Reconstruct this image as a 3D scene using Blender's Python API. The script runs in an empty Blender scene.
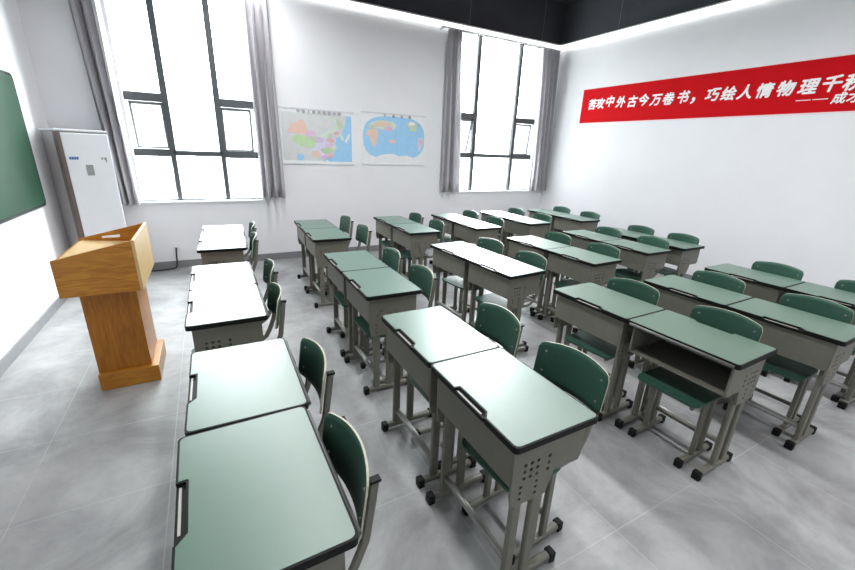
import bpy, bmesh, math, random
from mathutils import Vector, Matrix

random.seed(4)
S = bpy.context.scene
COL = S.collection
PI = math.pi

# ------------------------------------------------------------------ camera
cam_d = bpy.data.cameras.new('camera')
cam = bpy.data.objects.new('camera', cam_d)
COL.objects.link(cam)
cam_d.sensor_fit = 'HORIZONTAL'
cam_d.sensor_width = 36.0
cam_d.lens = 16.653
cam_d.clip_start = 0.02
RW = [[0.88103, -0.471446, 0.039045], [-0.120084, -0.302716, -0.945486], [0.457565, 0.828312, -0.323315]]
M = Matrix(((RW[0][0], -RW[1][0], -RW[2][0], 1.7574),
            (RW[0][1], -RW[1][1], -RW[2][1], -0.3817),
            (RW[0][2], -RW[1][2], -RW[2][2], 1.6770),
            (0, 0, 0, 1)))
cam.matrix_world = M
S.camera = cam

# ------------------------------------------------------------------ light and exposure
S.view_settings.view_transform = 'Standard'
S.view_settings.look = 'None'
S.view_settings.gamma = 1.0
S.view_settings.use_curve_mapping = False
S.view_settings.exposure = 0.42
S.cycles.max_bounces = 10
S.cycles.diffuse_bounces = 6
S.cycles.glossy_bounces = 4
S.cycles.transparent_max_bounces = 12
S.cycles.sample_clamp_indirect = 8.0
S.cycles.caustics_reflective = False
S.cycles.caustics_refractive = False
S.cycles.use_denoising = True

world = bpy.data.worlds.new('overcast_sky')
S.world = world
world.use_nodes = True
bg = world.node_tree.nodes['Background']
bg.inputs['Color'].default_value = (0.93, 0.965, 1.0, 1)
# an overcast sky that is brightest around the veiled sun
wn = world.node_tree
wtc = wn.nodes.new('ShaderNodeTexCoord')
wdot = wn.nodes.new('ShaderNodeVectorMath')
wdot.operation = 'DOT_PRODUCT'
wdot.inputs[1].default_value = Vector((0.60, 0.64, 0.46)).normalized()
wn.links.new(wtc.outputs['Generated'], wdot.inputs[0])
wmax = wn.nodes.new('ShaderNodeMath')
wmax.operation = 'MAXIMUM'
wmax.inputs[1].default_value = 0.0
wn.links.new(wdot.outputs['Value'], wmax.inputs[0])
wpow = wn.nodes.new('ShaderNodeMath')
wpow.operation = 'POWER'
wpow.inputs[1].default_value = 7.0
wn.links.new(wmax.outputs[0], wpow.inputs[0])
wmad = wn.nodes.new('ShaderNodeMath')
wmad.operation = 'MULTIPLY_ADD'
wmad.inputs[1].default_value = 58.0
wmad.inputs[2].default_value = 6.0
wn.links.new(wpow.outputs[0], wmad.inputs[0])
wn.links.new(wmad.outputs[0], bg.inputs['Strength'])


def area(name, loc, rot, sx, sy, power, color=(1, 1, 1)):
    l = bpy.data.lights.new(name, 'AREA')
    l.shape = 'RECTANGLE'
    l.size, l.size_y = sx, sy
    l.energy = power
    l.color = color
    o = bpy.data.objects.new(name, l)
    o.location = loc
    o.rotation_euler = rot
    COL.objects.link(o)
    return o


# sampling portals in the two window openings (they give no light of their own)
for cx, w, z0 in ((1.70, 1.46, 0.93), (6.55, 1.82, 1.0)):
    p = area('window_portal', (cx, 6.08, (z0 + 3.46) / 2), (-PI / 2, 0, 0), w, 3.46 - z0, 1.0)
    p.data.cycles.is_portal = True
# classroom ceiling lamps, up under the dark ceiling
for x, y, e in ((2.5, 2.6, 90), (5.2, 1.1, 115)):
    area('ceiling_lamp', (x, y, 3.56), (0, 0, 0), 0.20, 6.2, e, (0.975, 0.985, 1.0))


# ------------------------------------------------------------------ materials
def mat(name, color, rough=0.5, metal=0.0, noise=0.0, scale=20.0, spec=0.5, stretch=(1, 1, 1), detail=4.0):
    m = bpy.data.materials.new(name)
    m.use_nodes = True
    nt = m.node_tree
    b = nt.nodes['Principled BSDF']
    b.inputs['Roughness'].default_value = rough
    b.inputs['Metallic'].default_value = metal
    b.inputs['Specular IOR Level'].default_value = spec
    tc = nt.nodes.new('ShaderNodeTexCoord')
    mp = nt.nodes.new('ShaderNodeMapping')
    mp.inputs['Scale'].default_value = stretch
    nz = nt.nodes.new('ShaderNodeTexNoise')
    nz.inputs['Scale'].default_value = scale
    nz.inputs['Detail'].default_value = detail
    nt.links.new(tc.outputs['Object'], mp.inputs['Vector'])
    nt.links.new(mp.outputs['Vector'], nz.inputs['Vector'])
    rp = nt.nodes.new('ShaderNodeValToRGB')
    k = noise
    rp.color_ramp.elements[0].position = 0.3
    rp.color_ramp.elements[1].position = 0.7
    rp.color_ramp.elements[0].color = tuple(max(0, c * (1 - k)) for c in color) + (1,)
    rp.color_ramp.elements[1].color = tuple(min(1, c * (1 + k)) for c in color) + (1,)
    nt.links.new(nz.outputs['Fac'], rp.inputs['Fac'])
    nt.links.new(rp.outputs['Color'], b.inputs['Base Color'])
    return m


def emit(name, color, strength):
    m = bpy.data.materials.new(name)
    m.use_nodes = True
    b = m.node_tree.nodes['Principled BSDF']
    b.inputs['Base Color'].default_value = color + (1,)
    b.inputs['Emission Color'].default_value = color + (1,)
    b.inputs['Emission Strength'].default_value = strength
    return m


def wood(name, c0, c1, stretch):
    m = bpy.data.materials.new(name)
    m.use_nodes = True
    nt = m.node_tree
    b = nt.nodes['Principled BSDF']
    b.inputs['Roughness'].default_value = 0.33
    b.inputs['Specular IOR Level'].default_value = 0.45
    tc = nt.nodes.new('ShaderNodeTexCoord')
    mp = nt.nodes.new('ShaderNodeMapping')
    mp.inputs['Scale'].default_value = stretch
    nz = nt.nodes.new('ShaderNodeTexNoise')
    nz.inputs['Scale'].default_value = 5.0
    nz.inputs['Detail'].default_value = 6.0
    nz.inputs['Distortion'].default_value = 1.2
    rp = nt.nodes.new('ShaderNodeValToRGB')
    rp.color_ramp.elements[0].position = 0.3
    rp.color_ramp.elements[1].position = 0.72
    rp.color_ramp.elements[0].color = c0 + (1,)
    rp.color_ramp.elements[1].color = c1 + (1,)
    nt.links.new(tc.outputs['Object'], mp.inputs['Vector'])
    nt.links.new(mp.outputs['Vector'], nz.inputs['Vector'])
    nt.links.new(nz.outputs['Fac'], rp.inputs['Fac'])
    nt.links.new(rp.outputs['Color'], b.inputs['Base Color'])
    return m


def floor_material():
    m = bpy.data.materials.new('grey_stone_look_tiles')
    m.use_nodes = True
    nt = m.node_tree
    b = nt.nodes['Principled BSDF']
    tc = nt.nodes.new('ShaderNodeTexCoord')
    n1 = nt.nodes.new('ShaderNodeTexNoise')
    n1.inputs['Scale'].default_value = 1.7
    n1.inputs['Detail'].default_value = 9.0
    n1.inputs['Roughness'].default_value = 0.66
    n1.inputs['Distortion'].default_value = 0.5
    nt.links.new(tc.outputs['Object'], n1.inputs['Vector'])
    rp = nt.nodes.new('ShaderNodeValToRGB')
    e = rp.color_ramp.elements
    e[0].position, e[1].position = 0.33, 0.68
    e[0].color = (0.195, 0.197, 0.20, 1)
    e[1].color = (0.43, 0.43, 0.43, 1)
    nt.links.new(n1.outputs['Fac'], rp.inputs['Fac'])
    br = nt.nodes.new('ShaderNodeTexBrick')
    br.offset = 0.0
    br.inputs['Scale'].default_value = 1.0
    br.inputs['Brick Width'].default_value = 0.622
    br.inputs['Row Height'].default_value = 0.62
    br.inputs['Mortar Size'].default_value = 0.0028
    br.inputs['Mortar Smooth'].default_value = 0.3
    br.inputs['Color1'].default_value = (0, 0, 0, 1)
    br.inputs['Color2'].default_value = (0, 0, 0, 1)
    br.inputs['Mortar'].default_value = (1, 1, 1, 1)
    mp = nt.nodes.new('ShaderNodeMapping')
    mp.inputs['Location'].default_value = (-0.78 - 0.0, -0.4, 0)
    nt.links.new(tc.outputs['Object'], mp.inputs['Vector'])
    nt.links.new(mp.outputs['Vector'], br.inputs['Vector'])
    mx = nt.nodes.new('ShaderNodeMixRGB')
    mx.inputs['Color2'].default_value = (0.55, 0.55, 0.55, 1)
    ml = nt.nodes.new('ShaderNodeMath')
    ml.operation = 'MULTIPLY'
    ml.inputs[1].default_value = 0.38
    nt.links.new(br.outputs['Color'], ml.inputs[0])
    nt.links.new(ml.outputs[0], mx.inputs['Fac'])
    nt.links.new(rp.outputs['Color'], mx.inputs['Color1'])
    nt.links.new(mx.outputs['Color'], b.inputs['Base Color'])
    b.inputs['Roughness'].default_value = 0.42
    return m


def glass_material():
    m = bpy.data.materials.new('window_glass')
    m.use_nodes = True
    nt = m.node_tree
    for n in list(nt.nodes):
        if n.type != 'OUTPUT_MATERIAL':
            nt.nodes.remove(n)
    out = [n for n in nt.nodes if n.type == 'OUTPUT_MATERIAL'][0]
    tr = nt.nodes.new('ShaderNodeBsdfTransparent')
    tr.inputs['Color'].default_value = (0.97, 0.99, 0.98, 1)
    gl = nt.nodes.new('ShaderNodeBsdfGlossy')
    gl.inputs['Roughness'].default_value = 0.02
    mx = nt.nodes.new('ShaderNodeMixShader')
    mx.inputs['Fac'].default_value = 0.06
    nt.links.new(tr.outputs[0], mx.inputs[1])
    nt.links.new(gl.outputs[0], mx.inputs[2])
    nt.links.new(mx.outputs[0], out.inputs['Surface'])
    return m


def curtain_material():
    m = mat('grey_curtain_cloth', (0.60, 0.585, 0.61), 0.9, 0, 0.06, 60, 0.2)
    nt = m.node_tree
    b = nt.nodes['Principled BSDF']
    out = [n for n in nt.nodes if n.type == 'OUTPUT_MATERIAL'][0]
    tl = nt.nodes.new('ShaderNodeBsdfTranslucent')
    tl.inputs['Color'].default_value = (0.7, 0.69, 0.7, 1)
    mx = nt.nodes.new('ShaderNodeMixShader')
    mx.inputs['Fac'].default_value = 0.28
    nt.links.new(b.outputs[0], mx.inputs[1])
    nt.links.new(tl.outputs[0], mx.inputs[2])
    nt.links.new(mx.outputs[0], out.inputs['Surface'])
    return m


WHITE = mat('white_wall_paint', (0.80, 0.80, 0.82), 0.7, 0, 0.015, 3)
DARKW = mat('charcoal_upper_wall_paint', (0.045, 0.046, 0.055), 0.8, 0, 0.1, 3)
CEIL = mat('dark_ceiling_paint', (0.035, 0.035, 0.042), 0.9, 0, 0.1, 2)
FLOOR = floor_material()
BASE = mat('grey_baseboard', (0.22, 0.22, 0.23), 0.45, 0, 0.06, 8)
GLASS = glass_material()
FRAME = mat('dark_grey_window_aluminium', (0.075, 0.082, 0.088), 0.45, 0, 0.05, 10)
SASH = mat('pale_grey_sash_aluminium', (0.17, 0.18, 0.19), 0.4, 0, 0.05, 10)
CURT = curtain_material()
RAIL = mat('white_curtain_rail', (0.7, 0.7, 0.7), 0.4, 0, 0.02)
GREEN = mat('green_laminate', (0.05, 0.125, 0.084), 0.43, 0, 0.03, 40, 1.0)
BLACK = mat('black_rubber_edge', (0.007, 0.0075, 0.0075), 0.55, 0, 0.1, 30, 0.2)
STEEL = mat('grey_powder_coated_steel', (0.158, 0.154, 0.128), 0.45, 0.0, 0.05, 30)
CHROME = mat('bare_metal_tube', (0.30, 0.30, 0.28), 0.35, 0.4, 0.05, 30)
HINGE = mat('dark_grey_tube', (0.10, 0.10, 0.095), 0.4, 0.0, 0.05, 30, 0.5)
PALE = mat('pale_metal_lip', (0.45, 0.44, 0.40), 0.35, 0, 0.04, 30)
_gb = GREEN.node_tree.nodes['Principled BSDF']
_gb.inputs['Coat Weight'].default_value = 0.65
_gb.inputs['Coat Roughness'].default_value = 0.38
_gb.inputs['Coat IOR'].default_value = 1.6
BACKG = mat('dark_green_plywood', (0.032, 0.086, 0.062), 0.45, 0, 0.06, 25, 0.22)
TRIM = mat('cream_plywood_edge', (0.45, 0.43, 0.34), 0.5, 0, 0.06, 40)
WOODH = wood('honey_wood_horizontal_grain', (0.36, 0.125, 0.010), (0.56, 0.25, 0.030), (1.2, 1.2, 9))
WOODV = wood('honey_wood_vertical_grain', (0.31, 0.100, 0.006), (0.46, 0.180, 0.016), (9, 9, 1.0))
WOODP = wood('pale_wood_top_and_glare', (0.56, 0.38, 0.17), (0.66, 0.47, 0.23), (2, 9, 2))
LED = emit('white_led_diffuser', (1.0, 0.99, 0.97), 1.15)
LEDH = mat('white_aluminium_profile', (0.7, 0.7, 0.7), 0.4, 0, 0.02)
RED = mat('red_banner_vinyl', (0.56, 0.006, 0.010), 0.75, 0, 0.03, 5, 0.08)
INK = mat('white_lettering', (0.9, 0.9, 0.9), 0.5, 0, 0.02)
PINKW = mat('pale_banner_edge', (0.85, 0.70, 0.70), 0.5, 0, 0.02)
BOARD = mat('green_chalkboard', (0.009, 0.046, 0.024), 0.36, 0, 0.25, 1.6, 0.2)
ALU = mat('silver_board_frame', (0.55, 0.55, 0.55), 0.35, 0.6, 0.03)
ACW = mat('white_appliance_enamel', (0.74, 0.76, 0.79), 0.3, 0, 0.015, 6)
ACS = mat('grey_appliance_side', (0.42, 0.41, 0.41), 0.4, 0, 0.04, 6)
ACB = mat('brown_grey_reflection', (0.13, 0.105, 0.095), 0.35, 0, 0.1, 6)
BLUE = mat('blue_print', (0.02, 0.12, 0.42), 0.5, 0, 0.1)
GREYP = mat('grey_display', (0.27, 0.29, 0.28), 0.25, 0, 0.05)
PLASTIC = mat('white_plastic', (0.75, 0.75, 0.74), 0.4, 0, 0.02)
CABLE = mat('black_cable_sheath', (0.015, 0.015, 0.017), 0.5, 0, 0.1)
FACADE = mat('pale_facade_render', (0.80, 0.80, 0.78), 0.8, 0, 0.03, 0.5)
FACW = mat('grey_facade_glass', (0.26, 0.27, 0.26), 0.4, 0, 0.1, 1)
YARD = mat('pale_yard_concrete', (0.60, 0.60, 0.58), 0.8, 0, 0.06, 0.4)


# ------------------------------------------------------------------ helpers
class MB:
    def __init__(self):
        self.bm = bmesh.new()

    def box(self, x0, x1, y0, y1, z0, z1, mi=0, bev=0.0, M4=None):
        b2 = bmesh.new() if bev else self.bm
        vs = [b2.verts.new((x, y, z)) for x in (x0, x1) for y in (y0, y1) for z in (z0, z1)]
        fs = []
        for q in ((0, 1, 3, 2), (4, 6, 7, 5), (0, 4, 5, 1), (2, 3, 7, 6), (0, 2, 6, 4), (1, 5, 7, 3)):
            f = b2.faces.new([vs[i] for i in q])
            f.material_index = mi
            fs.append(f)
        if bev:
            bmesh.ops.bevel(b2, geom=list(b2.edges), offset=bev, segments=2, affect='EDGES', profile=0.5)
            self._merge(b2, mi, M4)
        elif M4 is not None:
            for v in vs:
                v.co = M4 @ v.co
        return self

    def _merge(self, b2, mi=None, M4=None):
        mp = {}
        for v in b2.verts:
            mp[v] = self.bm.verts.new(M4 @ v.co if M4 is not None else v.co)
        for f in b2.faces:
            try:
                g = self.bm.faces.new([mp[v] for v in f.verts])
                g.material_index = f.material_index if mi is None else mi
                g.smooth = f.smooth
            except ValueError:
                pass
        b2.free()

    def prism(self, poly, a0, a1, axis='z', mi=0, side_mi=None, holes=()):
        """poly: 2-D outline, extruded between a0 and a1 along axis."""
        def P(u, v, a):
            return {'z': (u, v, a), 'y': (u, a, v), 'x': (a, u, v)}[axis]
        b2 = bmesh.new()
        loops = [list(poly)] + [list(h) for h in holes]
        if not holes:
            lo = [b2.verts.new(P(u, v, a0)) for u, v in poly]
            hi = [b2.verts.new(P(u, v, a1)) for u, v in poly]
            for f in (b2.faces.new(lo[::-1]), b2.faces.new(hi)):
                f.material_index = mi
            n = len(lo)
            for i in range(n):
                f = b2.faces.new((lo[i], lo[(i + 1) % n], hi[(i + 1) % n], hi[i]))
                f.material_index = mi if side_mi is None else side_mi
        else:
            for a in (a0, a1):
                es = []
                for L in loops:
                    vs = [b2.verts.new(P(u, v, a)) for u, v in L]
                    es += [b2.edges.new((vs[i], vs[(i + 1) % len(vs)])) for i in range(len(vs))]
                bmesh.ops.triangle_fill(b2, use_beauty=True, use_dissolve=False, edges=es)
            for L in loops:
                n = len(L)
                for i in range(n):
                    p, q = L[i], L[(i + 1) % n]
                    b2.faces.new([b2.verts.new(P(*t)) for t in ((p[0], p[1], a0), (q[0], q[1], a0), (q[0], q[1], a1), (p[0], p[1], a1))])
            bmesh.ops.remove_doubles(b2, verts=list(b2.verts), dist=1e-5)
            for f in b2.faces:
                f.material_index = mi
        bmesh.ops.recalc_face_normals(b2, faces=list(b2.faces))
        self._merge(b2)
        return self

    def sweep(self, pts, w, h, mi=0, n=0, up=(0, 1, 0)):
        """rectangular (n=0) or round section swept along pts; up = direction of h."""
        pts = [Vector(p) for p in pts]
        up = Vector(up)
        rings = []
        for i, p in enumerate(pts):
            t = (pts[min(i + 1, len(pts) - 1)] - pts[max(i - 1, 0)]).normalized()
            a = up.cross(t)
            if a.length < 1e-4:
                a = Vector((1, 0, 0)).cross(t)
            a.normalize()
            b = t.cross(a)
            if n:
                sec = [(math.cos(2 * PI * k / n) * w / 2, math.sin(2 * PI * k / n) * h / 2) for k in range(n)]
            else:
                c = min(w, h) * 0.22
                x, y = w / 2, h / 2
                sec = [(x, y - c), (x - c, y), (-x + c, y), (-x, y - c), (-x, -y + c), (-x + c, -y), (x - c, -y), (x, -y + c)]
            rings.append([self.bm.verts.new(p + a * u + b * v) for u, v in sec])
        k = len(rings[0])
        for r0, r1 in zip(rings, rings[1:]):
            for i in range(k):
                f = self.bm.faces.new((r0[i], r0[(i + 1) % k], r1[(i + 1) % k], r1[i]))
                f.material_index = mi
                f.smooth = bool(n)
        for r in (rings[0][::-1], rings[-1]):
            f = self.bm.faces.new(r)
            f.material_index = mi
        return self

    def build(self, name, mats, parent=None, kind=None):
        bmesh.ops.recalc_face_normals(self.bm, faces=list(self.bm.faces))
        me = bpy.data.meshes.new(name)
        self.bm.to_mesh(me)
        self.bm.free()
        for m in (mats if isinstance(mats, (list, tuple)) else [mats]):
            me.materials.append(m)
        o = bpy.data.objects.new(name, me)
        COL.objects.link(o)
        if parent is not None:
            o.parent = parent
        if kind:
            o['kind'] = kind
        return o


def tag(o, label, cat, group=None):
    o['label'] = label
    o['category'] = cat
    if group:
        o['group'] = group
    return o


def empty(name, loc=(0, 0, 0), rz=0.0):
    o = bpy.data.objects.new(name, None)
    o.empty_display_size = 0.1
    o.location = loc
    o.rotation_euler = (0, 0, rz)
    COL.objects.link(o)
    return o


KIDS = {}


def kids(o):
    return list(o.children)


def copy_tree(o, parent=None):
    c = o.copy()
    COL.objects.link(c)
    if parent is not None:
        c.parent = parent
    for ch in kids(o):
        copy_tree(ch, c)
    return c


def rrect(x0, x1, y0, y1, r, n=5):
    out = []
    for cx, cy, a in ((x1 - r, y1 - r, 0), (x0 + r, y1 - r, 90), (x0 + r, y0 + r, 180), (x1 - r, y0 + r, 270)):
        for k in range(n + 1):
            t = math.radians(a + 90 * k / n)
            out.append((cx + r * math.cos(t), cy + r * math.sin(t)))
    return out


def ngon(cx, cy, r, n=8):
    return [(cx + r * math.cos(2 * PI * (k + .5) / n), cy + r * math.sin(2 * PI * (k + .5) / n)) for k in range(n)]


# ------------------------------------------------------------------ room shell
XL, XR, YB, YF, ZC, ZP = 0.25, 7.80, 5.85, -2.6, 4.25, 3.58
T = 0.24
MB().box(XL - T, XR + T, YF - T, YB + T, -0.15, 0).build('floor', FLOOR, kind='structure')
MB().box(XL - T, XR + T, YF - T, YB + T, ZC, ZC + 0.15).build('ceiling', CEIL, kind='structure')
for nm, x0, x1 in (('wall_left', XL - T, XL), ('wall_right', XR, XR + T)):
    m = MB()
    m.box(x0, x1, YF - T, YB + T, 0, ZP)
    m.box(x0, x1, YF - T, YB + T, ZP, ZC, 1)
    m.build(nm, [WHITE, DARKW], kind='structure')
m = MB()
m.box(XL, XR, YF - T, YF, 0, ZP)
m.box(XL, XR, YF - T, YF, ZP, ZC, 1)
m.build('wall_front', [WHITE, DARKW], kind='structure')
W1 = dict(x0=0.99, x1=2.42, z0=0.905, z1=3.56, mu=(1.405, 1.985), up=2.155, lo=1.51)
W2 = dict(x0=5.66, x1=7.44, z0=0.985, z1=3.56, mu=(6.07, 6.975), up=2.265, lo=1.615)
m = MB()
m.box(XL, W1['x0'], YB, YB + T, 0, ZP)
m.box(W1['x1'], W2['x0'], YB, YB + T, 0, ZP)
m.box(W2['x1'], XR, YB, YB + T, 0, ZP)
for w in (W1, W2):
    m.box(w['x0'], w['x1'], YB, YB + T, 0, w['z0'])
    m.box(w['x0'], w['x1'], YB, YB + T, w['z1'], ZP)
m.box(XL, XR, YB, YB + T, ZP, ZC, 1)
m.build('wall_back', [WHITE, DARKW], kind='structure')

MB().box(XL, XR, YB - 0.014, YB, 0, 0.10).build('baseboard_back', BASE, kind='structure')
MB().box(XL, XL + 0.014, YF, YB - 0.014, 0, 0.09).build('baseboard_left', BASE, kind='structure')
MB().box(XR - 0.014, XR, YF, YB - 0.014, 0, 0.10).build('baseboard_right', BASE, kind='structure')


def make_window(name, w, openings):
    root = empty(name, ((w['x0'] + w['x1']) / 2, YB + 0.10, w['z0']))
    root['kind'] = 'structure'
    bx, by, bz = root.location
    x0, x1, z0, z1 = w['x0'], w['x1'], w['z0'], w['z1']
    ma, mb = w['mu']

    def B(mm, a, b, c, d, e, f):
        mm.box(a - bx, b - bx, c - by, d - by, e - bz, f - bz)
    y = YB + 0.07
    m = MB()
    B(m, x0, x1, y, y + .06, z0, z0 + .018)
    B(m, x0, x1, y, y + .06, z1 - .05, z1)
    for mx in (ma, mb):
        B(m, mx - .036, mx + .036, y, y + .06, w['lo'], z1)
        B(m, mx - .028, mx + .028, y + .005, y + .055, z0, w['lo'])
    for a, b in ((x0, ma), (mb, x1)):
        B(m, a, b, y - .004, y + .06, w['up'] - .048, w['up'] + .048)
        B(m, a, b, y - .004, y + .06, w['lo'] - .044, w['lo'] + .044)
    B(m, ma, mb, y, y + .06, w['lo'] - .030, w['lo'] + .030)
    m.build('window_frame', FRAME, root, 'structure')
    # fixed panes
    for a, b, c, d in ((x0, ma, w['up'], z1), (ma, mb, w['lo'], z1), (mb, x1, w['up'], z1),
                       (x0, ma, z0, w['lo']), (ma, mb, z0, w['lo']), (mb, x1, z0, w['lo'])):
        m = MB()
        B(m, a + .012, b - .012, y + .030, y + .036, c + .012, d - .012)
        m.build('window_pane', GLASS, root, 'structure')
    # top-hung side sashes, pushed a little open
    for (a, b), ang in zip(((x0, ma), (mb, x1)), openings):
        zt, zb = w['up'] - .055, w['lo'] + .04
        h = zt - zb
        R = Matrix.Translation((0, y + .03 - by, zt - bz)) @ Matrix.Rotation(math.radians(ang), 4, 'X')
        m = MB()
        a2, b2 = a + .03 - bx, b - .03 - bx
        m.box(a2, b2, 0, .03, -.034, 0, M4=R)
        m.box(a2, b2, 0, .03, -h, -h + .022, M4=R)
        m.box(a2, a2 + .028, 0, .03, -h, 0, M4=R)
        m.box(b2 - .028, b2, 0, .03, -h, 0, M4=R)
        s = m.build('sash', SASH, root, 'structure')
        m = MB()
        m.box(a2 + .015, b2 - .015, .012, .018, -h + .015, -.015, M4=R)
        m.build('window_pane', GLASS, s, 'structure')
    # plaster-white sill
    m = MB()
    B(m, x0 - .03, x1 + .03, YB - .03, YB + .07, z0 - .022, z0 - .001)
    m.build('window_sill', WHITE, root, 'structure')


make_window('window_1', W1, (10, 6))
make_window('window_2', W2, (14, 4))

# ------------------------------------------------------------------ outside
MB().box(-60, 120, 8, 140, -6.4, -6.0).build('ground', YARD, kind='structure')
ro = empty('apartment_building', (30, 62, -6.0))
tag(ro, 'pale building far outside the windows with rows of small windows', 'building')
MB().box(-60, 60, 0, 10, 0, 14.0).build('facade', FACADE, ro)
m = MB()
for k in range(14):
    for r in range(4):
        if (k * 7 + r * 3) % 5 != 1:
            m.box(-58 + k * 4.1, -56.4 + k * 4.1, -.06, .02, 1.5 + r * 3.1, 3.0 + r * 3.1)
for k in range(14):
    for r in range(4):
        m.box(2 + k * 4.1, 4.4 + k * 4.1, -.06, .02, 1.5 + r * 3.1, 3.0 + r * 3.1)
m.build('windows', FACW, ro)

# ------------------------------------------------------------------ light strips along the wall tops
def led(name, x0, x1, y0, y1, label, wires):
    root = empty(name, ((x0 + x1) / 2, (y0 + y1) / 2, 3.50))
    tag(root, label, 'light', 'linear lights along the wall tops')
    bx, by = root.location.x, root.location.y
    MB().box(x0 - bx, x1 - bx, y0 - by, y1 - by, 0.066, 0.085).build('housing', LEDH, root)
    MB().box(x0 - bx + .002, x1 - bx - .002, y0 - by + .002, y1 - by - .002, 0.0, 0.066).build('diffuser', LED, root)
    for wx, wy in wires:
        MB().sweep([(wx - bx, wy - by, .085), (wx - bx, wy - by, ZC - 3.50)], .004, .004, 0, 6, up=(1, 0, 0)).build('suspension_wire', CHROME, root)


led('linear_light', XL + .02, XR - .075, YB - .062, YB - .012, 'long white light strip running along the window wall top',
    [(4.2, YB - .04), (5.75, YB - .04), (7.3, YB - .04)])
led('linear_light', XR - .062, XR - .012, YF + .3, YB - .012, 'long white light strip above the red banner',
    [(XR - .04, 4.6), (XR - .04, 2.6)])

# ------------------------------------------------------------------ curtains
def curtain(x0t, x1t, x0b, x1b, z0, z1, folds, label, seed):
    rnd = random.Random(seed)
    n, rows = folds * 12, 14
    root_x = (x0b + x1b) / 2
    m = MB()
    ph = [rnd.uniform(.7, 1.3) for _ in range(folds + 2)]
    grids = []
    for side in (0, 1):
        g = []
        for j in range(rows + 1):
            t = j / rows
            z = z1 + (z0 - z1) * t
            a = x0t + (x0b - x0t) * t
            b = x1t + (x1b - x1t) * t
            r = []
            for i in range(n + 1):
                s = i / n
                k = s * folds
                amp = .072 * ph[int(k)] * (0.75 + .35 * t)
                x = a + (b - a) * s + .010 * math.sin(2 * PI * k * 2 + t * 2)
                y = amp * math.sin(2 * PI * k + .5 * math.sin(3 * t + seed)) + side * .004
                r.append(m.bm.verts.new((x - root_x, y, z - z0)))
            g.append(r)
        grids.append(g)
        for j in range(rows):
            for i in range(n):
                f = m.bm.faces.new((g[j][i], g[j][i + 1], g[j + 1][i + 1], g[j + 1][i]))
                f.smooth = True
    ga, gb = grids
    for j in range(rows):
        for i in (0, n):
            m.bm.faces.new((ga[j][i], ga[j + 1][i], gb[j + 1][i], gb[j][i]))
    for j in (0, rows):
        for i in range(n):
            m.bm.faces.new((ga[j][i], ga[j][i + 1], gb[j][i + 1], gb[j][i]))
    o = m.build('curtain', CURT)
    o.location = (root_x, YB - .115, z0)
    tag(o, label, 'curtain', 'grey curtains at the windows')
    return o


curtain(.66, .95, .77, .97, .885, 3.465, 3, 'grey curtain gathered between white cabinet unit and first window', 1)
curtain(2.41, 2.68, 2.41, 2.71, .935, 3.465, 3, 'grey curtain gathered between first window and the country map', 2)
curtain(5.33, 5.56, 5.34, 5.68, .985, 3.465, 3, 'pale grey curtain gathered between oval world map and second window', 3)
curtain(7.28, 7.68, 7.44, 7.77, .985, 3.465, 4, 'grey curtain gathered in the corner by the red banner wall', 4)
for (a, b), lb in (((.5, 2.85), 'white curtain rod above the window behind the lectern'), ((5.2, 7.72), 'white curtain rod above the window in the corner')):
    root = empty('curtain_rod', ((a + b) / 2, YB - .115, 3.475))
    tag(root, lb, 'curtain rod', 'curtain rods')
    L = (b - a) / 2
    MB().sweep([(-L, 0, 0), (L, 0, 0)], .022, .022, 0, 10, up=(0, 0, 1)).build('rod', RAIL, root)
    for sx in (-L + .04, L - .04):
        MB().box(sx - .01, sx + .01, 0, .115, -.012, .012).build('bracket', RAIL, root)

# ------------------------------------------------------------------ wall maps
def flat_poly(m, pts, y0, y1, mi):
    m.prism(pts, y0, y1, 'y', mi)


def colours(names):
    mix = .30
    cs = dict(grey=(.60, .62, .62), orange=(.80, .45, .34), green=(.42, .66, .26), pink=(.72, .40, .60), violet=(.56, .42, .72),
              red=(.74, .34, .30), sea=(.17, .55, .90), lime=(.34, .56, .20), peach=(.78, .50, .34), lav=(.62, .60, .82),
              white=(.80, .81, .82), olive=(.46, .56, .38), magenta=(.70, .32, .62), mint=(.56, .70, .54), edge=(.66, .67, .69), ink=(.16, .16, .18))
    return [mat('map_' + n, cs[n] if n in ('ink', 'edge', 'white') else tuple(c * (1 - mix) + .72 * mix for c in cs[n]), .5, 0, .04, 15) for n in names]


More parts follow.
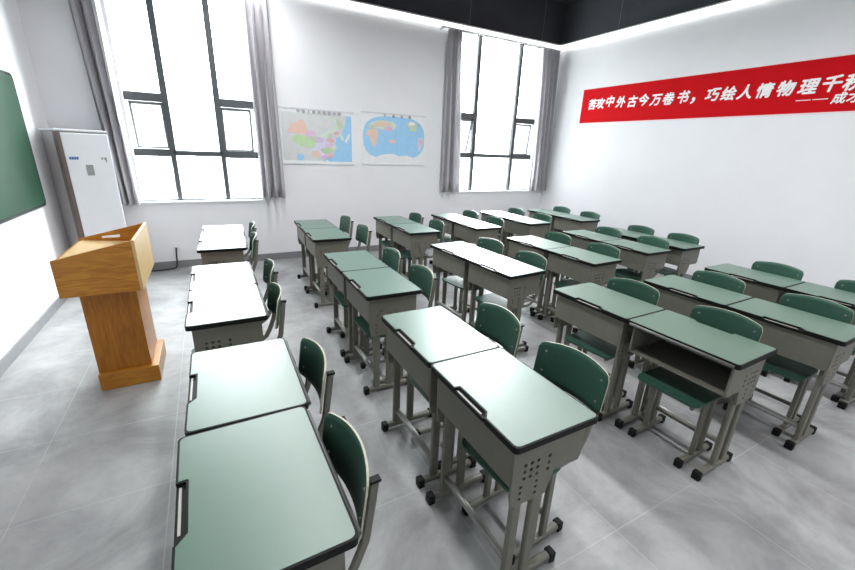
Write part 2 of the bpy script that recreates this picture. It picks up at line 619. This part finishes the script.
def make_map(name, x0, x1, z0, z1, label, pieces, title, tstep):
    root = empty(name, ((x0 + x1) / 2, YB, z0))
    tag(root, label, 'map', 'wall maps')
    w, h = x1 - x0, z1 - z0
    m = MB()
    m.box(-w / 2, w / 2, -.006, -.001, 0, h)
    m.build('sheet', colours(['white']), root)
    for zz in (0, h - .018):
        MB().box(-w / 2 - .004, w / 2 + .004, -.012, -.001, zz, zz + .018).build('hanging_bar', colours(['edge']), root)
    names = []
    m = MB()
    for i, (lv, col, pts) in enumerate(pieces):
        if col not in names:
            names.append(col)
        q = [((u - .5) * w, (1 - v) * h) for u, v in pts]
        m.prism(q, -.0065 - .0002 * i, -.006, 'y', names.index(col))
    m.build('printed_map', colours(names), root)
    m = MB()
    fc = bpy.data.curves.new('t', 'FONT')
    fo = bpy.data.objects.new('t', fc)
    COL.objects.link(fo)
    for ch, u, v, sz in title:
        fc.body = ch
        fc.size = sz
        fc.extrude = .0005
        fc.offset = 0
        bpy.context.view_layer.update()
        me = bpy.data.meshes.new_from_object(fo.evaluated_get(bpy.context.evaluated_depsgraph_get()))
        b2 = bmesh.new()
        b2.from_mesh(me)
        bpy.data.meshes.remove(me)
        X = Matrix(((1, 0, 0, (u - .5) * w - sz * .5), (0, 0, -1, -.0120), (0, 1, 0, (1 - v) * h - sz * .4), (0, 0, 0, 1)))
        m._merge(b2, 0, X)
    bpy.data.objects.remove(fo)
    m.build('lettering', colours(['ink']), root)


def blob(cx, cy, rx, ry, seed, n=16, j=.16):
    r = random.Random(seed)
    return [(cx + rx * math.cos(2 * PI * k / n) * r.uniform(1 - j, 1 + j), cy + ry * math.sin(2 * PI * k / n) * r.uniform(1 - j, 1 + j)) for k in range(n)]


china = [
    (1, 'grey', [(.03, .08), (.97, .08), (.97, .93), (.03, .93)]),
    (2, 'sea', [(.97, .08), (.97, .94), (.55, .94), (.62, .86), (.71, .80), (.74, .66), (.72, .57), (.75, .50), (.83, .42), (.86, .32), (.89, .2), (.90, .08)]),
    (2, 'sea', blob(.25, .87, .05, .065, 3)),
    (2, 'lav', [(.12, .42), (.30, .20), (.36, .36), (.50, .44), (.66, .36), (.72, .14), (.78, .14), (.83, .32), (.72, .44), (.74, .56), (.72, .70), (.68, .82), (.58, .87), (.46, .84), (.40, .70), (.24, .66), (.14, .52)]),
    (3, 'mint', [(.80, .42), (.84, .44), (.86, .52), (.83, .55), (.81, .5)]),
    (3, 'white', [(.87, .55), (.91, .44), (.95, .40), (.93, .50), (.89, .58)]),
    (3, 'orange', [(.10, .40), (.14, .30), (.22, .24), (.29, .19), (.33, .24), (.35, .35), (.38, .40), (.33, .46), (.22, .45), (.13, .44)]),
    (3, 'green', [(.14, .50), (.22, .46), (.32, .47), (.39, .54), (.45, .60), (.46, .68), (.36, .69), (.26, .66), (.18, .60)]),
    (3, 'pink', [(.34, .40), (.41, .38), (.47, .42), (.46, .48), (.39, .50), (.33, .46)]),
    (3, 'olive', [(.36, .50), (.46, .48), (.50, .50), (.49, .60), (.44, .60), (.39, .54)]),
    (3, 'mint', [(.46, .44), (.60, .42), (.68, .34), (.72, .24), (.70, .14), (.75, .12), (.77, .22), (.80, .30), (.72, .40), (.62, .50), (.52, .50)]),
    (4, 'olive', [(.75, .12), (.84, .22), (.86, .30), (.79, .34), (.76, .24)]),
    (4, 'red', blob(.755, .405, .04, .03, 9)),
    (4, 'violet', blob(.52, .545, .055, .05, 10)),
    (4, 'red', blob(.665, .545, .055, .045, 11)),
    (4, 'olive', blob(.66, .46, .04, .05, 12)),
    (4, 'lav', blob(.485, .655, .05, .05, 13)),
    (4, 'pink', blob(.655, .645, .06, .04, 14)),
    (4, 'lime', blob(.61, .735, .075, .055, 15)),
    (4, 'mint', blob(.715, .68, .035, .06, 16)),
    (4, 'peach', blob(.46, .80, .06, .06, 17)),
    (4, 'magenta', blob(.59, .855, .06, .035, 18)),
    (4, 'red', blob(.66, .83, .04, .03, 19)),
    (4, 'white', blob(.61, .93, .02, .018, 20)),
]
make_map('wall_map', 2.725, 3.80, 1.405, 2.165, 'country map with coloured provinces and blue sea, beside the first window', china,
         [(c, .25 + .0687 * i, .055, .052) for i, c in enumerate('中华人民共和国地图')], 0)
oval = []
for k in range(40):
    t = 2 * PI * k / 40
    c, s = math.cos(t), math.sin(t)
    oval.append((.5 + .485 * math.copysign(abs(c) ** .62, c), .47 + .41 * math.copysign(abs(s) ** .72, s)))
worldm = [
    (1, 'sea', oval),
    (2, 'mint', [(.12, .22), (.22, .15), (.35, .14), (.48, .17), (.53, .24), (.47, .31), (.42, .33), (.34, .33), (.24, .30), (.14, .30)]),
    (3, 'peach', [(.17, .20), (.30, .16), (.45, .19), (.45, .24), (.30, .25), (.2, .27)]),
    (3, 'magenta', blob(.395, .295, .065, .045, 5)),
    (2, 'peach', [(.08, .34), (.16, .30), (.24, .33), (.24, .44), (.21, .58), (.17, .66), (.13, .56), (.11, .46), (.06, .42)]),
    (3, 'olive', blob(.14, .27, .05, .035, 6)),
    (2, 'orange', blob(.46, .53, .055, .045, 7)),
    (3, 'pink', blob(.46, .54, .03, .025, 8)),
    (2, 'olive', [(.68, .16), (.78, .12), (.86, .16), (.85, .24), (.80, .32), (.74, .28), (.70, .22)]),
    (3, 'green', blob(.79, .29, .055, .03, 21)),
    (3, 'white', blob(.77, .17, .05, .035, 22)),
    (2, 'lav', [(.88, .44), (.94, .42), (.97, .50), (.95, .62), (.90, .72), (.87, .60)]),
    (3, 'pink', blob(.93, .52, .035, .05, 23)),
    (2, 'white', [(.22, .885), (.20, .84), (.32, .79), (.48, .77), (.56, .82), (.70, .80), (.80, .84), (.78, .885)]),
]
make_map('wall_map', 3.935, 5.035, 1.415, 2.195, 'oval blue world map hanging between country map and second window', worldm,
         [(c, .34 + .132 * i, .05, .045) for i, c in enumerate('世界地图')], 0)

# ------------------------------------------------------------------ red banner
root = empty('banner', (XR, 2.4, 2.235))
tag(root, 'long red banner with white brush characters on the side wall', 'banner')
bz = 2.235
MB().box(-.010, -.002, -2.9, 2.728, 0, .545).build('banner_sheet', RED, root)
m = MB()
m.box(-.0105, -.001, -2.9, 2.735, -.014, 0)
m.box(-.0105, -.001, -2.9, 2.735, .545, .557)
m.box(-.0105, -.001, 2.728, 2.737, -.014, .557)
m.build('edge_strip', PINKW, root)
m = MB()
fc = bpy.data.curves.new('t', 'FONT')
fo = bpy.data.objects.new('t', fc)
COL.objects.link(fo)


def letter(ch, y, z, size, off, shear=.16):
    fc.body = ch
    fc.size = size
    fc.extrude = .001
    fc.shear = shear
    bpy.context.view_layer.update()
    me = bpy.data.meshes.new_from_object(fo.evaluated_get(bpy.context.evaluated_depsgraph_get()))
    b2 = bmesh.new()
    b2.from_mesh(me)
    bpy.data.meshes.remove(me)
    # local x -> -Y, local y -> Z, local z -> -X
    for i, (dy, dz) in enumerate(((0, 0), (off, 0), (-off, 0), (0, off), (0, -off), (off * .7, off * .7), (-off * .7, -off * .7))):
        X = Matrix(((0, 0, -1, -.012 - .0004 * i), (-1, 0, 0, y - 2.4 + size * .53 + dy), (0, 1, 0, z - bz - size * .38 + dz), (0, 0, 0, 1)))
        m._merge(b2.copy(), 0, X)
    b2.free()


for ch, y, z in [('苦', 4.90, 2.531), ('攻', 4.735, 2.536), ('中', 4.545, 2.555), ('外', 4.335, 2.53), ('古', 4.128, 2.522), ('今', 3.937, 2.528),
                 ('万', 3.735, 2.519), ('卷', 3.545, 2.514), ('书', 3.335, 2.52), ('，', 3.125, 2.53), ('巧', 2.946, 2.518), ('绘', 2.75, 2.512), ('人', 2.56, 2.514),
                 ('情', 2.357, 2.51), ('物', 2.15, 2.512), ('理', 1.941, 2.511), ('千', 1.745, 2.52), ('秋', 1.565, 2.517)]:
    letter(ch, y, z, .17 if ch != '，' else .21, .0058)
for ch, y, z in [('成', 1.645, 2.371), ('才', 1.525, 2.371)]:
    letter(ch, y, z, .115, .0035)
bpy.data.objects.remove(fo)
for y in (1.95, 1.80):
    m.box(-.013, -.010, y - .066 - 2.4, y + .066 - 2.4, 2.366 - bz, 2.374 - bz)
m.build('lettering', INK, root)

# ------------------------------------------------------------------ chalkboard on the left wall
root = empty('chalkboard', (XL, 3.05, .985))
tag(root, 'green chalkboard with rounded corners on the wall by the lectern', 'chalkboard')
MB().prism(rrect(-2.0, 2.0, 0, 1.215, .06), .002, .028, 'x').build('frame', ALU, root)
MB().prism(rrect(-1.992, 1.992, .008, 1.207, .055), .026, .0305, 'x').build('black_rim', BLACK, root)
MB().prism(rrect(-1.968, 1.968, .034, 1.183, .042), .026, .032, 'x').build('writing_surface', BOARD, root)

# ------------------------------------------------------------------ cabinet air conditioner
root = empty('air_conditioner', (.645, 5.285, 0), math.radians(34))
tag(root, 'tall white floor-standing air conditioner in the corner behind the lectern', 'air conditioner')
# local: x along the front (left to right), y into the corner, front at y = 0
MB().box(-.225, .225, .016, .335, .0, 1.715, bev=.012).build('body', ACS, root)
MB().box(-.195, .232, -.012, .022, .09, 1.70, bev=.010).build('front_panel', ACW, root)
MB().box(-.232, -.193, -.012, .06, .02, 1.715, bev=.006).build('side_reflection', ACB, root)  # added strip, its brown colour stands in for a reflection on the side
MB().box(-.235, .235, -.008, .335, 1.712, 1.735, bev=.006).build('top_cap', ACW, root)
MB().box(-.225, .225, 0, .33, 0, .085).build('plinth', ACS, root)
m = MB()
for k in range(9):
    m.box(-.165, .20, -.0145, -.008, .20 + k * .028, .206 + k * .028)
m.build('intake_grille', ACS, root)
m = MB()
x = -.165
for wd in (.016, .018, .015, .018):
    m.box(x, x + wd, -.0145, -.010, 1.435, 1.462)
    x += wd + .004
m.build('maker_mark', BLUE, root)
MB().box(-.035, .03, -.0145, -.008, 1.27, 1.38).build('display', GREYP, root)
m = MB()
m.box(.12, .14, -.014, -.010, 1.435, 1.455)
m.box(.15, .172, -.014, -.010, 1.43, 1.455)
m.box(.16, .172, -.014, -.010, 1.405, 1.43)
m.build('rating_sticker', GREYP, root)

# socket and cable
root = empty('wall_socket', (1.27, YB, .30))
tag(root, 'small white wall socket low on the window wall with cable plugged in', 'socket')
MB().box(-.043, .043, -.010, 0, -.043, .043, bev=.003).build('plate', PLASTIC, root)
MB().box(-.016, .016, -.034, -.008, -.020, .012, bev=.003).build('plug', PLASTIC, root)
m = MB()
pts = [(1.27, 5.815, .29), (1.262, 5.80, .20), (1.255, 5.79, .09), (1.235, 5.782, .022), (1.18, 5.775, .011), (1.08, 5.755, .0105), (1.0, 5.75, .012), (.93, 5.77, .011), (.84, 5.77, .011), (.76, 5.74, .011)]
fine = []
for i in range(len(pts) - 1):
    p0, p1, p2, p3 = (Vector(pts[max(i - 1, 0)]), Vector(pts[i]), Vector(pts[i + 1]), Vector(pts[min(i + 2, len(pts) - 1)]))
    for k in range(5):
        t = k / 5
        fine.append(.5 * ((2 * p1) + (p2 - p0) * t + (2 * p0 - 5 * p1 + 4 * p2 - p3) * t * t + (3 * p1 - p0 - 3 * p2 + p3) * t ** 3))
fine.append(Vector(pts[-1]))
m.sweep(fine, .020, .020, 0, 8, up=(.3, 1, .2))
tag(m.build('power_cable', CABLE), 'black power cable running from wall socket down along the floor', 'cable')

# ------------------------------------------------------------------ lectern
root = empty('lectern', (1.09, 2.965, 0))
tag(root, 'wooden lectern with box top on narrow pedestal, facing the desks', 'lectern')
MB().box(-.158, .192, -.225, .240, 0, .125, bev=.004).build('base', WOODH, root)
MB().box(-.155, .148, -.195, .215, .125, .74, bev=.003).build('pedestal', WOODV, root)
for y0 in (-.335, .315):
    holes = () if y0 < 0 else ([(-.075, .964), (.036, .966), (.036, .988), (-.075, .980)],)
    side = [(-.21, .735), (.195, .735), (.195, 1.064), (-.21, .968)]
    MB().prism(side, y0, y0 + .02, 'y', holes=holes).build('side_panel', WOODH, root)
MB().box(.195, .213, -.335, .335, .735, 1.068, bev=.002).build('front_panel', WOODP, root)  # same wood as the sides, window glare put into the paler colour
MB().box(-.21, -.192, -.315, .315, .735, .955).build('back_panel', WOODH, root)
MB().box(-.192, .195, -.315, .315, .735, .755).build('bottom_panel', WOODH, root)
MB().prism([(-.192, .942), (.195, .905), (.195, .922), (-.192, .960)], -.315, .315, 'y').build('writing_surface', WOODP, root)

# ------------------------------------------------------------------ school desk prototype
DW, DD = 0.598, 0.404


def top_outline(e):
    """desktop outline inset by e, with the grip notch in the front (x = 0) edge."""
    r = .018
    pts = []
    for cx, cy, a in ((DD - e - r, DW - e - r, 0), (e + r, DW - e - r, 90)):
        for k in range(5):
            t = math.radians(a + 22.5 * k)
            pts.append((cx + r * math.cos(t), cy + r * math.sin(t)))
    n0, n1, nd = .178 - e * .6, .388 + e, .026 + e
    pts += [(e, n1), (nd - .004, n1), (nd, n1 - .004), (nd, n0 + .03), (nd - .004, n0 + .026), (e, n0)]
    for cx, cy, a in ((e + r, e + r, 180), (DD - e - r, e + r, 270)):
        for k in range(5):
            t = math.radians(a + 22.5 * k)
            pts.append((cx + r * math.cos(t), cy + r * math.sin(t)))
    return pts


def oct_holes():
    hs = []
    for z in (.575, .605, .635):
        for x in (.085, .115, .145, .20):
            hs.append(ngon(x, z, .0085))
    for z in (.485, .512, .539):
        for x in (.075, .15):
            hs.append(ngon(x, z, .0075))
    return hs


def make_desk():
    root = empty('school_desk')
    top = MB().prism(top_outline(.0065), .7345, .7610, 'z').build('desktop', GREEN, root)
    MB().prism(top_outline(0), .7340, .7598, 'z').build('edge_band', BLACK, top)
    g = MB().box(.0005, .030, .188, .390, .7335, .7500, bev=.002).build('grip', BLACK, root)
    MB().box(.0075, .0145, .214, .378, .7495, .7515).build('metal_lip', PALE, g)
    MB().sweep([(DD + .003, .022, .744), (DD + .003, DW - .022, .744)], .018, .018, 0, 10, up=(1, 0, 0)).build('hinge_bar', HINGE, root)
    MB().box(.026, .036, .040, DW - .040, .552, .734, bev=.002).build('front_panel', STEEL, root)
    MB().box(.036, .365, .040, DW - .040, .555, .565).build('book_tray', STEEL, root)
    outline = [(.026, .734), (.372, .734), (.372, .575), (.362, .553), (.235, .553), (.205, .456), (.040, .456), (.030, .51)]
    for y0 in (.030, DW - .040):
        MB().prism(outline, y0, y0 + .010, 'y', holes=oct_holes()).build('side_panel', STEEL, root)
    for ys in (.055, DW - .055):
        for x in (.085, .180):
            MB().sweep([(x, ys, .045), (x, ys, .553)], .044, .026, 0, 0, up=(0, 1, 0)).build('leg', STEEL, root)
        ft = MB().sweep([(.012, ys, .030), (.335, ys, .030)], .034, .034, 0, 0, up=(0, 1, 0)).build('foot', STEEL, root)
        for xa, xb in ((-.010, .026), (.318, .352)):
            MB().box(xa, xb, ys - .022, ys + .022, 0, .052, bev=.006).build('foot_cap', BLACK, ft)
    MB().sweep([(.085, .066, .135), (.085, DW - .066, .135)], .034, .034, 0, 10, up=(1, 0, 0)).build('stretcher', CHROME, root)
    return root


# ------------------------------------------------------------------ school chair prototype
def make_chair():
    root = empty('school_chair')
    # backrest: a bowed plywood sheet with rounded corners and a pale edge
    m = MB()
    hw, zb, zt = .188, .625, .836
    n, rows = 24, 8
    gr = []
    for side in (0, 1):
        g = []
        for i in range(n + 1):
            s = -1 + 2 * i / n
            s = math.copysign(abs(s) ** .72, s)
            y = s * hw
            d = hw - abs(y)
            r = .024
            cut = (r - math.sqrt(max(0, r * r - (r - d) ** 2))) if d < r else 0
            top = zt - .022 * s * s - cut
            bot = zb + .006 * s * s + cut * .8
            col = []
            for j in range(rows + 1):
                z = bot + (top - bot) * j / rows
                x = -.040 * s * s + .022 + (z - .6) * .14 + side * .007
                col.append(m.bm.verts.new((x, y, z)))
            g.append(col)
        gr.append(g)
        for i in range(n):
            for j in range(rows):
                f = m.bm.faces.new((g[i][j], g[i + 1][j], g[i + 1][j + 1], g[i][j + 1]))
                f.smooth = True
    a, b = gr
    for i in range(n):
        for j in (0, rows):
            f = m.bm.faces.new((a[i][j], a[i + 1][j], b[i + 1][j], b[i][j]))
            f.material_index = 1
    for j in range(rows):
        for i in (0, n):
            f = m.bm.faces.new((a[i][j], a[i][j + 1], b[i][j + 1], b[i][j]))
            f.material_index = 1
    back = m.build('backrest', [BACKG, TRIM], root)
    for y in (-.150, .150):
        for z in (.675, .775):
            x = -.040 * (y / hw) ** 2 + .022 + (z - .6) * .14
            MB().sweep([(x - .003, y, z), (x + .002, y, z)], .012, .012, 0, 8, up=(0, 0, 1)).build('rivet', CHROME, back)
    # seat
    m = MB()
    poly = rrect(-.475, -.165, -.178, .178, .05)
    m.prism(poly, .4265, .440, 'z', 0, 1)
    m.build('seat', [BACKG, BACKG], root)
    for ys in (-.146, .146):
        pts = [(.052, ys, .790), (.040, ys, .70), (.022, ys, .58), (-.010, ys, .50), (-.036, ys, .452), (-.075, ys, .424), (-.12, ys, .412), (-.45, ys, .412)]
        bf = MB().sweep(pts, .028, .018, 0, 0, up=(0, 1, 0)).build('back_frame', STEEL, root)
        MB().box(.037, .069, ys - .011, ys + .011, .788, .797).build('end_cap', BLACK, bf)
        for x in (-.283, -.205):
            MB().sweep([(x, ys, .045), (x, ys, .402)], .036, .024, 0, 0, up=(0, 1, 0)).build('leg', STEEL, root)
        ft = MB().sweep([(-.405, ys, .028), (-.095, ys, .028)], .032, .032, 0, 0, up=(0, 1, 0)).build('foot', STEEL, root)
        for xa, xb in ((-.425, -.390), (-.110, -.075)):
            MB().box(xa, xb, ys - .020, ys + .020, 0, .048, bev=.006).build('foot_cap', BLACK, ft)
    MB().sweep([(-.245, -.146, .385), (-.245, .146, .385)], .03, .02, 0, 0, up=(0, 0, 1)).build('seat_bar', STEEL, root)
    MB().sweep([(-.205, -.146, .15), (-.205, .146, .15)], .026, .026, 0, 10, up=(1, 0, 0)).build('stretcher', STEEL, root)
    return root


PAIRS = {'1A': (1.585, .325, -.008), '1B': (1.565, 1.836, -.008), '1C': (1.601, 3.544, -.040), '2A': (2.548, .389, -.001),
         '2B': (2.576, 1.892, -.016), '2C': (2.632, 3.641, -.028), '3A': (3.892, .357, .019), '3B': (3.767, 1.899, .065),
         '3C': (3.739, 3.655, -.002), '4A': (4.753, .239, .019), '4B': (4.739, 1.91, .039), '4C': (4.677, 3.668, .008),
         '5A': (5.657, .265, .004), '5B': (5.65, 2.0, -.005), '5C': (5.614, 3.723, .010), '6B': (6.269, 1.991, .002), '6C': (6.601, 3.694, .007)}
# small shifts of single desks against their pair: (dx, dy, dtheta)
FIX = {'1A1': (.002, -.010, .024), '1A2': (.004, .0, -.004)}
CHAIRS = {'1A1': (2.012, .590), '1A2': (2.05, 1.19), '1B1': (2.015, 2.085), '1B2': (2.06, 2.685), '1C1': (2.055, 3.79), '1C2': (2.10, 4.40),
          '2A1': (3.10, .69), '2A2': (3.11, 1.24), '2B1': (3.08, 2.14), '2B2': (3.09, 2.735), '2C1': (3.23, 3.89), '2C2': (3.23, 4.54),
          '3A1': (4.36, .67), '3A2': (4.36, 1.28), '3B1': (4.22, 2.20), '3B2': (4.22, 2.80), '5A1': (6.14, .53), '5A2': (6.14, 1.118),
          '6B1': (6.72, 2.29), '6B2': (6.71, 2.84)}
TURN = {'1A1': .02, '1A2': .04, '2A1': .09, '2C2': .06, '2C1': .03, '3A2': .10, '3B2': .04, '5A2': .0}
ORD = {'1': 'first', '2': 'second', '3': 'third', '4': 'fourth', '5': 'fifth', '6': 'sixth'}
BLK = {'A': 'block away from windows', 'B': 'middle block', 'C': 'block beside windows'}
HALF = {1: 'half farther from windows', 2: 'half nearer the windows'}
desk0, chair0 = make_desk(), make_chair()
first_d = first_c = True
for key, (px, py, th) in PAIRS.items():
    for h in (1, 2):
        b = .601 * (h - 1)
        x, y, t = px - .006 - b * math.sin(th), py + b * math.cos(th), th
        k = key + str(h)
        if k in FIX:
            x, y, t = x + FIX[k][0], y + FIX[k][1], t + FIX[k][2]
        d = desk0 if first_d else copy_tree(desk0)
        first_d = False
        ctr = Vector((x, y, 0)) + Matrix.Rotation(t, 3, 'Z') @ Vector((DD / 2, DW / 2, 0))
        if k == '3A1':
            o2 = ctr - Matrix.Rotation(t + PI, 3, 'Z') @ Vector((DD / 2, DW / 2, 0))
            d.location, d.rotation_euler = o2, (0, 0, t + PI)
            lab = 'green-topped school desk turned round so its open book tray faces the blackboard'
        else:
            d.location, d.rotation_euler = (x, y, 0), (0, 0, t)
            lab = 'green-topped school desk, %s column from blackboard, %s, %s' % (ORD[key[0]], BLK[key[1]], HALF[h])
        tag(d, lab, 'desk', 'green-topped school desks')
        c = chair0 if first_c else copy_tree(chair0)
        first_c = False
        if k in CHAIRS:
            cx, cy = CHAIRS[k]
        else:
            q = Vector((x, y, 0)) + Matrix.Rotation(t, 3, 'Z') @ Vector((.50, DW / 2, 0))
            cx, cy = q.x, q.y
        c.location, c.rotation_euler = (cx, cy, 0), (0, 0, t + TURN.get(k, 0))
        tag(c, 'dark green school chair behind %s-column desk, %s, %s' % (ORD[key[0]], BLK[key[1]], HALF[h]), 'chair', 'green school chairs')
